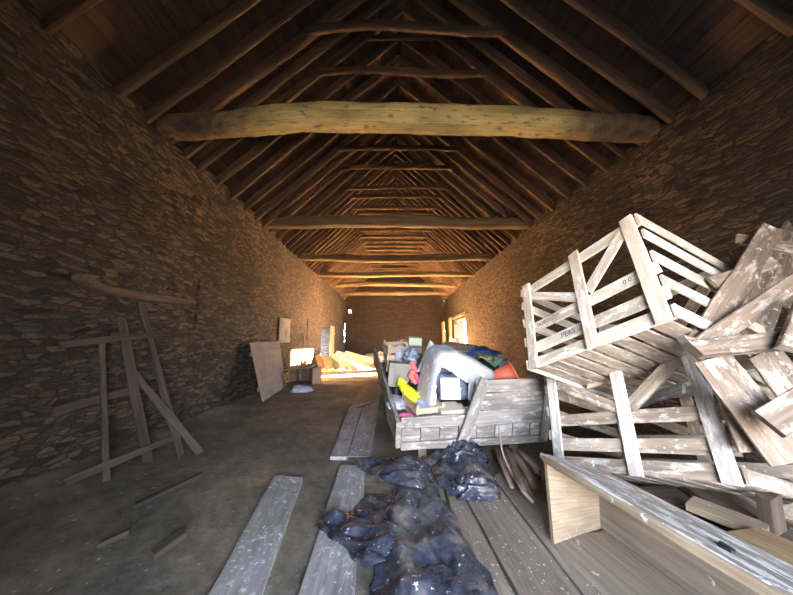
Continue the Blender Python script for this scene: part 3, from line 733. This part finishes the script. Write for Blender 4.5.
for k in range(8):
    w = CW / 8; mb = MB(); mb.board((w * k + .006, .03, .165), (w * (k + 1) - .006, .03, .165), .05, .145, (0, 0, 1), seg=3, wob=.008); obj('end_block', mb, 'grey_wood', t, local=True)
mb = MB(); mb.board((-.03, .0, .17), (-.03, CL, .30), .05, .30, (0, 0, 1), wob=.02); obj('side_board', mb, 'grey_wood', t, local=True)
mb = MB(); mb.board((CW + .02, .0, .30), (CW + .02, CL, .34), .04, .36, (0, 0, 1), wob=.01); obj('side_board', mb, 'grey_wood', t, local=True)
mb = MB(); mb.board((.0, .02, .305), (.78, .02, .305), .125, .03, (0, 1, 0), wob=.008); obj('tail_board', mb, 'grey_wood', t, local=True)
for k, (z0, z1) in enumerate(((.245, .42), (.425, .62), (.625, .77))):
    mb = MB(); mb.board((.84, -.01, (z0 + z1) / 2), (CW - .01, -.01, (z0 + z1) / 2 + .015), z1 - z0, .028, (0, 1, 0), wob=.01, taper=1.0); obj('tail_plank', mb, 'grey_wood', t, local=True)
mb = MB(); mb.board((.68, -.055, .06), (.92, -.055, .80), .12, .035, (0, 1, 0), wob=.008, ends=.03); obj('tail_post', mb, 'grey_wood', t, local=True)
mb = MB(); mb.board((CW - .06, -.045, .05), (CW - .06, -.045, .82), .08, .035, (0, 1, 0), wob=.006); obj('tail_post', mb, 'grey_wood', t, local=True)
mb = MB(); mb.board((.05, CL * .55, -.02), (CW - .05, CL * .55, -.02), .09, .07, (0, 0, 1)); obj('axle', mb, 'rust', t, local=True)
wc = mC @ V((0, CL * .55, -.02))
for x in (.16, CW - .16):
    c = mC @ V((x, CL * .55, -.02)); rad = c.z - .01
    mb = MB()
    prof = [(rad * .35, -.03), (rad * .75, -.04), (rad * .8, -.075), (rad * .95, -.075), (rad, -.05), (rad, .05), (rad * .95, .075), (rad * .8, .075), (rad * .75, .04), (rad * .35, .03)]
    rings = []
    for j in range(33):
        a = 2 * math.pi * j / 32
        rings.append([c + vv * h + (V((0, 0, 1)) * math.cos(a) + vv.cross(V((0, 0, 1))) * math.sin(a)) * r for r, h in prof])
    mb.loft(rings, [j * .05 for j in range(33)], [k * .03 for k in range(len(prof) + 1)], sm=True, caps=False)
    w_ = obj('wheel', mb, 'black', t)
    mb = MB(); mb.tube([c - vv * .05, c + vv * .05], rad * .4, 16); obj('hub', mb, 'rust', w_)
for x in (.3, CW - .3):
    q = mC @ V((x, .25, .0)); mb = MB(); mb.board(V((q.x, q.y, .0)), V((q.x, q.y, q.z + .02)), .1, .1, (0, 1, 0)); obj('prop_leg', mb, 'dark_wood', t)

# ------------------------------------------------------------------ the load
mCi = mC.inverted(); DK = .15
def onto(px, py, Y):
    """local cart coordinates of a surveyed point"""
    return mCi @ at(px, py, Y=Y)
def Cw(x, y, z): return mC @ V((x, y, z))
RC = mC.to_3x3()
G = 'junk loaded on the cart'
# small slatted fruit crate
def small_crate(label, mat4, W, D, H, rows=2, group=None, th=.008):
    tt = thing('fruit_crate', label, 'crate', mat=mat4, group=group)
    def p(name, a, b, w, h, n):
        mb = MB(); mb.board(a, b, w, h, n, seg=3, wob=.002, ch=.001); obj(name, mb, 'slat_new', tt, local=True)
    for k in range(rows):
        z = H * (k + .5) / rows; hh = H / rows * .72
        for y in (0, D): p('slat', (0, y, z), (W, y, z), hh, th, (0, 1, 0))
        for x in (0, W): p('side_slat', (x, 0, z), (x, D, z), hh, th, (1, 0, 0))
    for x in (.02, W - .02):
        for y in (.02, D - .02): p('corner_post', (x, y, 0), (x, y, H + .02), .03, .03, (0, 1, 0))
    for k in range(4): p('bottom_slat', (0, D * (k + .5) / 4, .006), (W, D * (k + .5) / 4, .006), D / 4 * .8, th, (0, 0, 1))
    return tt
q = mCi @ at(416, 421, Y=3.72); small_crate('small pale slatted fruit crate at the front left of the cart', mC @ Matrix.Translation(V((q.x - .02, .14, DK + .06))) @ Matrix.Rotation(math.radians(9), 4, 'Z'), .36, .5, .20)
q = mCi @ at(388, 372, Y=5.05)
for k in range(3):
    small_crate(['lowest of three stacked fruit crates at the rear left of the cart', 'middle of three stacked fruit crates at the rear left of the cart', 'topmost of three stacked fruit crates at the rear left of the cart'][k],
                mC @ Matrix.Translation(V((max(.04, q.x - .06) + .01 * k, q.y, max(DK + .02, q.z) + k * .15))) @ Matrix.Rotation(.05 * k, 4, 'Z'), .34, .40, .13, 1, 'stacked fruit crates at the rear of the cart')
def lump(name, px, py, Y, size, mat, label, cat, seed=1, rough=.3, rot=(0, 0, 0), fine=.3, flat=.45, freq=1.8, sq=1.):
    from mathutils import Euler
    mb = MB(); mb.blob(at(px, py, Y=Y), size, rough, seed, RC @ Euler(rot).to_matrix(), 28, 18, flat, freq, sq, fine)
    return single(name, mb, mat, label, cat, G)
def slab(name, px, py, Y, size, mat, label, cat, rot=(0, 0, 0)):
    from mathutils import Euler
    mb = MB(); mb.box(at(px, py, Y=Y), size, RC @ Euler(rot).to_matrix()); return single(name, mb, mat, label, cat, G)
slab('carton', 448, 413, 3.74, (.29, .25, .17), 'card', 'beige carton on the cart behind the low tailboard', 'box', (0, 0, .12))
lump('plastic_bag', 461, 413, 3.78, (.14, .2, .17), 'lilac', 'violet blue plastic bag beside the beige carton', 'bag', 3)
lump('plastic_bag', 426, 405, 3.95, (.28, .34, .14), 'lilac', 'pale rumpled bag inside the small fruit crate', 'bag', 8)
lump('rag', 405, 415.5, 3.66, (.15, .08, .05), 'pink', 'bright pink rag behind the low tailboard corner', 'rag', 4)
lump('rag', 396, 402, 4.05, (.22, .4, .08), 'lilac', 'pale blue rags along the left edge of the cart floor', 'rag', 6)
slab('grey_box', 399, 374, 4.55, (.32, .2, .34), 'greybox', 'dusty grey square box near the left cart edge', 'box', (-.1, .08, -.08))
# lilac sheet behind box
mb = MB()
def sh(u_, v_):
    p = at(395 + 17 * u_, 366 - 22 * v_ * (.55 + .45 * math.sin(math.pi * min(1, u_ + .25))), Y=4.85 + .25 * v_); return p + V((0, .05 * noise.noise(V((u_ * 4, v_ * 4, 1))), .03 * noise.noise(V((u_ * 5, v_ * 3, 7)))))
mb.grid(sh, 14, 10); single('folded_sheet', mb, 'lilac', 'lilac grey folded sheet behind the grey box', 'sheet', G, solid=.012)
lump('film_bag', 411.5, 357, 4.7, (.19, .19, .24), 'bluebag', 'dark blue grey crumpled bag standing above the coral rag', 'bag', 2, .35, fine=.6)
mb = MB(); P0 = [at(411, 362, Y=4.5), at(414, 370, Y=4.45), at(412, 378, Y=4.4), at(417, 384, Y=4.35)]; mb.hewn(P0, .05, .05, .7, 20, 10, seed=2, sq=.9, end=.6)
single('rag', mb, 'coral', 'coral rag hanging over the black bundle', 'rag', G)
mb = MB(); mb.hewn([at(416, 374, Y=4.36), at(419, 384, Y=4.3)], .03, .03, .6, 10, 8, seed=5, end=.6); single('rag', mb, 'pink', 'pink rag strip next to the coral rag', 'rag', G)
lump('bundle', 417, 384, 4.45, (.2, .2, .17), 'black', 'black bundle below the pink rags', 'bundle', 7)
mb = MB(); mb.hewn([at(402, 385, Y=4.15), at(408, 391, Y=4.1), at(414, 397, Y=4.02), at(420, 402, Y=4.0)], .085, .06, .45, 26, 14, seed=6, sq=.85, end=.55)
for k_ in range(4):
    q0 = at(402 + k_ * 1.2, 387 - k_ * 1.3, Y=4.15); mb.tube([q0, q0 + V((-.05 - .01 * k_, .04, .035 + .012 * k_)), q0 + V((-.07 - .01 * k_, .08, .02))], [.018, .016, .008], 8)
g = single('rubber_glove', mb, 'yellow', 'bright yellow rubber glove on the small fruit crate', 'glove', G)
slab('mint_box', 415, 342, 5.3, (.22, .12, .16), 'mint', 'mint green carton at the rear of the load', 'box', (0, .05, -.1))
slab('grey_carton', 412, 352, 5.2, (.30, .2, .20), 'greybox', 'grey carton beneath the mint green carton', 'box', (0, .0, -.1))
slab('tan_box', 403, 344, 5.6, (.16, .16, .12), 'card', 'small tan box left of the mint green carton', 'box', (0, 0, .2))
mb = MB()
def wh(u_, v_):
    w = (20 * (1 - v_) + 11 * v_)
    p = at(417 + 13 * v_ + w * u_ * (.7 + .3 * (1 - v_)), 372 - 32 * v_ + 8 * u_ * v_, Y=4.35 + .3 * v_ + .1 * u_); return p + V((0, .06 * math.sin(u_ * 5 + v_ * 3), 0))
mb.grid(wh, 10, 14); single('white_sheet', mb, 'white', 'white plastic sheet sticking up behind the grey tub', 'sheet', G, solid=.008)
# the grey tub: a moulded shell lying on its rim with a cut-out in the side
tc_ = at(456, 401, Y=4.15); t = thing('plastic_tub', 'big upturned grey plastic tub with a cut-out side', 'tub', mat=Matrix.Translation(tc_) @ (RC @ Matrix.Rotation(.06, 3, 'Z') @ Matrix.Rotation(.05, 3, 'Y')).to_4x4(), group=None)
mb = MB(); NU, NV = 144, 56; TW, TD, TH = .98, .66, .70
PR = [(1.0, 0), (.985, .12), (.97, .25), (.955, .38), (.94, .5), (.925, .6), (.91, .7), (.895, .78), (.87, .86), (.83, .92), (.77, .965), (.68, .99), (.5, 1.0), (.25, 1.01), (.001, 1.01)]
def tubp(u_, v_):
    q_ = (u_ % 1) * 4; sd_ = int(q_); f_ = (q_ - sd_) * 2 - 1
    X, Y = ((1, f_), (-f_, 1), (-1, -f_), (f_, -1))[sd_]; rr_ = (abs(X) ** 7 + abs(Y) ** 7) ** (-1 / 7); X *= rr_; Y *= rr_
    k = v_ * (len(PR) - 1); i = min(int(k), len(PR) - 2); g = k - i
    sc = PR[i][0] * (1 - g) + PR[i + 1][0] * g; z = PR[i][1] * (1 - g) + PR[i + 1][1] * g
    x = X * sc; y = Y * sc
    zz = TH * z * (1 - .30 * max(0, x + .3)) + .014 * noise.noise(V((x * 3, y * 3, z * 3)))
    return V((x * TW / 2 + .03 * z, y * TD / 2 * (1 - .1 * z) + .04 * z, zz))
def inhole(p):
    if p.y > -.2: return False
    poly = [(-.40, .07), (-.40, .38), (-.34, .52), (-.27, .50), (-.06, .37), (.02, .33), (.02, .07)]
    x, z = p.x, p.z; ins = False
    for i in range(len(poly)):
        (x1, z1), (x2, z2) = poly[i], poly[i - 1]
        if (z1 > z) != (z2 > z) and x < (x2 - x1) * (z - z1) / (z2 - z1) + x1: ins = not ins
    return ins
pts = [[tubp(i / NU, j / NV) for j in range(NV + 1)] for i in range(NU)]
for r in pts: mb.v += [tuple(p) for p in r]
for i in range(NU):
    for j in range(NV):
        i2 = (i + 1) % NU; c = (pts[i][j] + pts[i2][j] + pts[i][j + 1] + pts[i2][j + 1]) / 4
        if inhole(c): continue
        k = [i * (NV + 1) + j, i2 * (NV + 1) + j, i2 * (NV + 1) + j + 1, i * (NV + 1) + j + 1]; mb.face(k, [(0, 0)] * 4, 0, True)
obj('shell', mb, 'tub', t, local=True, solid=.012)
mb = MB(); mb.tube([tubp(i / 60, 0) * 1.01 + V((0, 0, .008)) for i in range(61)], .016, 8); obj('rim', mb, 'tub', t, local=True)
mb = MB(); mb.blob((-.08, .02, .16), (.5, .3, .38), .3, 9, fine=.5); tb = obj('bluish_light_fill', mb, 'bluebag', t, local=True)  # lump added inside; its blue-grey stands in for bluish light in the cut-out
mb = MB(); a = at(440, 398, Y=3.86); mb.board(at(451, 399.5, Y=3.80), at(450, 378, Y=3.86), .24, .018, (0, -1, .1), seg=5, wob=.01, ends=.03)
single('cream_board', mb, 'cream', 'speckled cream board leaning in the tub cut-out', 'board', G)
# right part of the load
mb = MB(); R2 = (at(515, 371, Y=3.98) - at(494, 381, Y=4.05)).normalized()
t = thing('bucket', 'faded orange plastic bucket lying on its side', 'bucket', at(503, 386, Y=4.0))
c = at(495, 380, Y=4.02); ax = V((.78, -.25, .38)).normalized()
s1 = ax.cross(V((0, 0, 1))).normalized(); s2 = s1.cross(ax)
def buck(prof, nm, mat):
    mb = MB(); rings = []
    for h, r in prof: rings.append([c + ax * h + (s1 * math.cos(2 * math.pi * j / 28) + s2 * math.sin(2 * math.pi * j / 28)) * r for j in range(28)])
    mb.loft(rings, [k * .05 for k in range(len(prof))], [j * .02 for j in range(29)], sm=True, caps=False); return obj(nm, mb, mat, t)
buck([(0, .001), (0, .098), (.01, .108), (.27, .142), (.27, .136), (.02, .102), (.015, .001)], 'body', 'orange')
buck([(.25, .142), (.25, .158), (.262, .162), (.285, .158), (.285, .136), (.27, .136), (.25, .141)], 'rim', 'orange')
lump('tarpaulin', 482, 353, 5.2, (.52, .45, .14), 'blue', 'folded blue tarpaulin at the rear right of the load', 'tarpaulin', 3, .4, fine=.4)
lump('sack', 456, 351, 5.3, (.7, .45, .22), 'brown', 'brown sacking heaped behind the grey tub', 'sack', 5, .35)
lump('cloth', 484, 360, 4.7, (.34, .3, .16), 'olive', 'olive cloth heap in front of the blue tarpaulin', 'cloth', 6, .4, fine=.5)
mb = MB(); mb.tube([at(492, 366, Y=4.5), at(497, 362, Y=4.5), at(500, 360, Y=4.5), at(503, 357.5, Y=4.5)], [.045, .045, .02, .016], 14); single('green_bottle', mb, 'green', 'pale green bottle lying behind the bucket', 'bottle', G)
slab('blue_grey_box', 503, 362, 4.55, (.22, .14, .10), 'lilac', 'blue grey tray right behind the orange bucket', 'tray', (.2, .1, .2))
mb = MB(); mb.tube([at(480, 361, Y=4.4), at(488, 367, Y=4.3), at(496, 374, Y=4.2)], .055, 14); single('black_pipe', mb, 'black', 'black plastic pipe sloping down behind the orange bucket', 'pipe', G)
lump('cloth', 490, 385, 3.95, (.17, .16, .10), 'navy', 'navy cloth below the bottom of the orange bucket', 'cloth', 8)
lump('cloth', 489, 377, 4.05, (.08, .1, .08), 'white', 'small white scrap left of the orange bucket', 'cloth', 9)
lump('sack', 505, 392, 4.35, (.45, .6, .42), 'brown', 'brown sack filling the cart behind the right tail planks', 'sack', 12, .3)
lump('sack', 478, 370, 4.8, (.7, .6, .36), 'greybox', 'grey sack heaped under the blue tarpaulin', 'sack', 13, .3)
lump('sack', 412, 372, 5.0, (.55, .6, .42), 'brown', 'brown sack at the left rear under the cartons', 'sack', 14, .3)

# ------------------------------------------------------------------ black plastic on the floor
def curve(pts, z=.03):
    P = [at(px, py, z=z) for px, py in pts]
    def f(t):
        k = t * (len(P) - 1); i = min(int(k), len(P) - 2); g = k - i
        a = P[max(i - 1, 0)]; b = P[i]; c = P[i + 1]; d = P[min(i + 2, len(P) - 1)]
        return .5 * ((2 * b) + (c - a) * g + (2 * a - 5 * b + 4 * c - d) * g * g + (3 * b - a - 3 * c + d) * g ** 3)
    return f
def ridge(p, f, s): return 1 - abs(noise.noise(V((p.x * f, p.y * f, s)))) * 2.2
def sheet(mb, left, right, seed, amp, base, nu=70, nv=90, edge=.25, hump=None, fd=(1., .5)):
    """patch between two edge curves (both run far to near) lifted into sharp folds"""
    L_, R__ = curve(left), curve(right)
    def fn(u_, v_):
        p = L_(v_).lerp(R__(v_), u_)
        q = V((p.x * fd[0] + p.y * .3, p.y * fd[1] - p.x * .35, 0))
        w = noise.noise(p * 1.7 + V((seed, 0, 0)))
        h = 0
        for k_, (fr_, am_) in enumerate(((2.1, .42), (3.9, .32), (7.3, .13), (13.1, .05))):
            an = seed * 2.1 + k_ * 1.9; x_ = (q.x * math.cos(an) + q.y * math.sin(an)) * fr_ + w * .5 + noise.noise(p * 3.1 + V((0, seed, k_))) * .35
            h += am_ * (1 - abs((x_ % 1) - .5) * 2) * (.55 + .9 * max(0, noise.noise(p * 2.3 + V((k_ * 5, seed, 0))) + .4))
        e = min(1, min(u_, 1 - u_) / edge) * min(1, min(v_, 1 - v_) / (edge * .6))
        e = .22 + .78 * e ** .8
        z = base + amp * h * e
        if hump: z += hump(u_, v_)
        p.z = z
        p.x += .035 * noise.noise(V((p.x * 7, p.y * 7, seed + 1))); p.y += .035 * noise.noise(V((p.x * 7, p.y * 7, seed + 2)))
        return p
    mb.grid(fn, nu, nv)
mb = MB()
sheet(mb, [(396, 462), (396, 490), (388, 515), (378, 545), (372, 600), (366, 640)], [(424, 459), (437, 490), (452, 515), (470, 545), (488, 575), (510, 640)], 1.3, .13, .035, 80, 110)
sheet(mb, [(346, 461), (362, 474), (378, 482), (392, 487)], [(428, 462), (432, 472), (430, 484), (424, 494)], 4.1, .12, .055, 60, 50, fd=(.6, 1.2))
sheet(mb, [(314, 531), (332, 545), (352, 562), (366, 574)], [(330, 514), (360, 522), (392, 528), (420, 552)], 7.7, .11, .045, 50, 70, fd=(.8, 1.))
sheet(mb, [(368, 496), (356, 508), (340, 516), (326, 521)], [(404, 498), (400, 516), (392, 530), (378, 540)], 9.7, .09, .03, 40, 50)
single('plastic_sheet', mb, 'film', 'crumpled black plastic sheet spread over the floor planks', 'plastic sheet', solid=.003)
mb = MB()
sheet(mb, [(424, 462), (432, 474), (440, 490), (452, 500)], [(462, 454), (478, 462), (490, 476), (493, 492)], 12.2, .16, .05, 60, 60, hump=lambda a, b: .05 * math.sin(math.pi * a) * math.sin(math.pi * b))
def bg(u_, v_):
    a = 2 * math.pi * u_; p = math.pi * .5 * v_
    d = V((math.cos(a) * math.cos(p), math.sin(a) * math.cos(p), math.sin(p)))
    k = .8 + .3 * ridge(V((d.x * 1.1, d.y * 1.1 + d.z, 0)), 1.7, 3.3) + .12 * ridge(V((d.x + d.z, d.y, 0)), 4, 8)
    c = at(465, 466, z=.04); return c + V((d.x * .23 * k, d.y * .16 * k, max(0, d.z) * .23 * k))
mb.grid(bg, 60, 24)
def bg2(u_, v_):
    a = 2 * math.pi * u_; p = math.pi * .5 * v_
    d = V((math.cos(a) * math.cos(p), math.sin(a) * math.cos(p), math.sin(p)))
    k = .8 + .3 * ridge(V((d.x * 1.1, d.y * 1.1 + d.z, 0)), 1.7, 6.3) + .12 * ridge(V((d.x + d.z, d.y, 0)), 4, 2)
    c = at(474, 494, z=.04); return c + V((d.x * .20 * k, d.y * .13 * k, max(0, d.z) * .14 * k))
mb.grid(bg2, 60, 24)
single('plastic_bag', mb, 'film', 'black plastic bag bunched up just in front of the cart', 'bag', solid=.003)

# ------------------------------------------------------------------ light
w = bpy.data.worlds.new('sky'); S.world = w; w.use_nodes = True; nt = w.node_tree; nt.nodes.clear()
out = nt.nodes.new('ShaderNodeOutputWorld'); bgd = nt.nodes.new('ShaderNodeBackground'); tc = nt.nodes.new('ShaderNodeTexCoord')
sp = nt.nodes.new('ShaderNodeSeparateXYZ'); nt.links.new(tc.outputs['Generated'], sp.inputs[0])
r = ramp(nt, sp.outputs[2], [(0, (.92, .95, 1.)), (.25, (.78, .87, 1.)), (1, (.42, .60, 1.))])
nt.links.new(r.outputs[0], bgd.inputs[0]); bgd.inputs[1].default_value = 54.0; nt.links.new(bgd.outputs[0], out.inputs[0])
sun = bpy.data.lights.new('sun', 'SUN'); sun.energy = 1950; sun.angle = math.radians(1.2); sun.color = (1, .58, .25)
so = bpy.data.objects.new('sun', sun); link(so)
d = V((-7.1, -4.6, -8.45 * math.tan(math.radians(9.5)))); so.rotation_euler = d.to_track_quat('-Z', 'Y').to_euler(); so.location = (10, 24, 8)
def portal(loc, sx, sy, rot):
    l = bpy.data.lights.new('portal', 'AREA'); l.shape = 'RECTANGLE'; l.size = sx; l.size_y = sy; l.cycles.is_portal = True
    o = bpy.data.objects.new('portal', l); link(o); o.location = loc; o.rotation_euler = rot
portal((.85, Y0 - 1.71, 1.4), 2.4, 2.9, (math.pi / 2, 0, 0))
portal((xr(16.5) + .62, 16.55, 1.3), 3.1, 2.7, (math.pi / 2, 0, math.pi / 2))
portal((xl(15.5) - .62, 15.5, 1.1), 1.2, 2.2, (math.pi / 2, 0, -math.pi / 2))
S.cycles.use_denoising = True
S.cycles.max_bounces = 10; S.cycles.diffuse_bounces = 6; S.cycles.sample_clamp_indirect = 30
S.view_settings.view_transform = 'Standard'; S.view_settings.look = 'None'; S.view_settings.gamma = 1; S.view_settings.use_curve_mapping = False
S.view_settings.exposure = 0.0
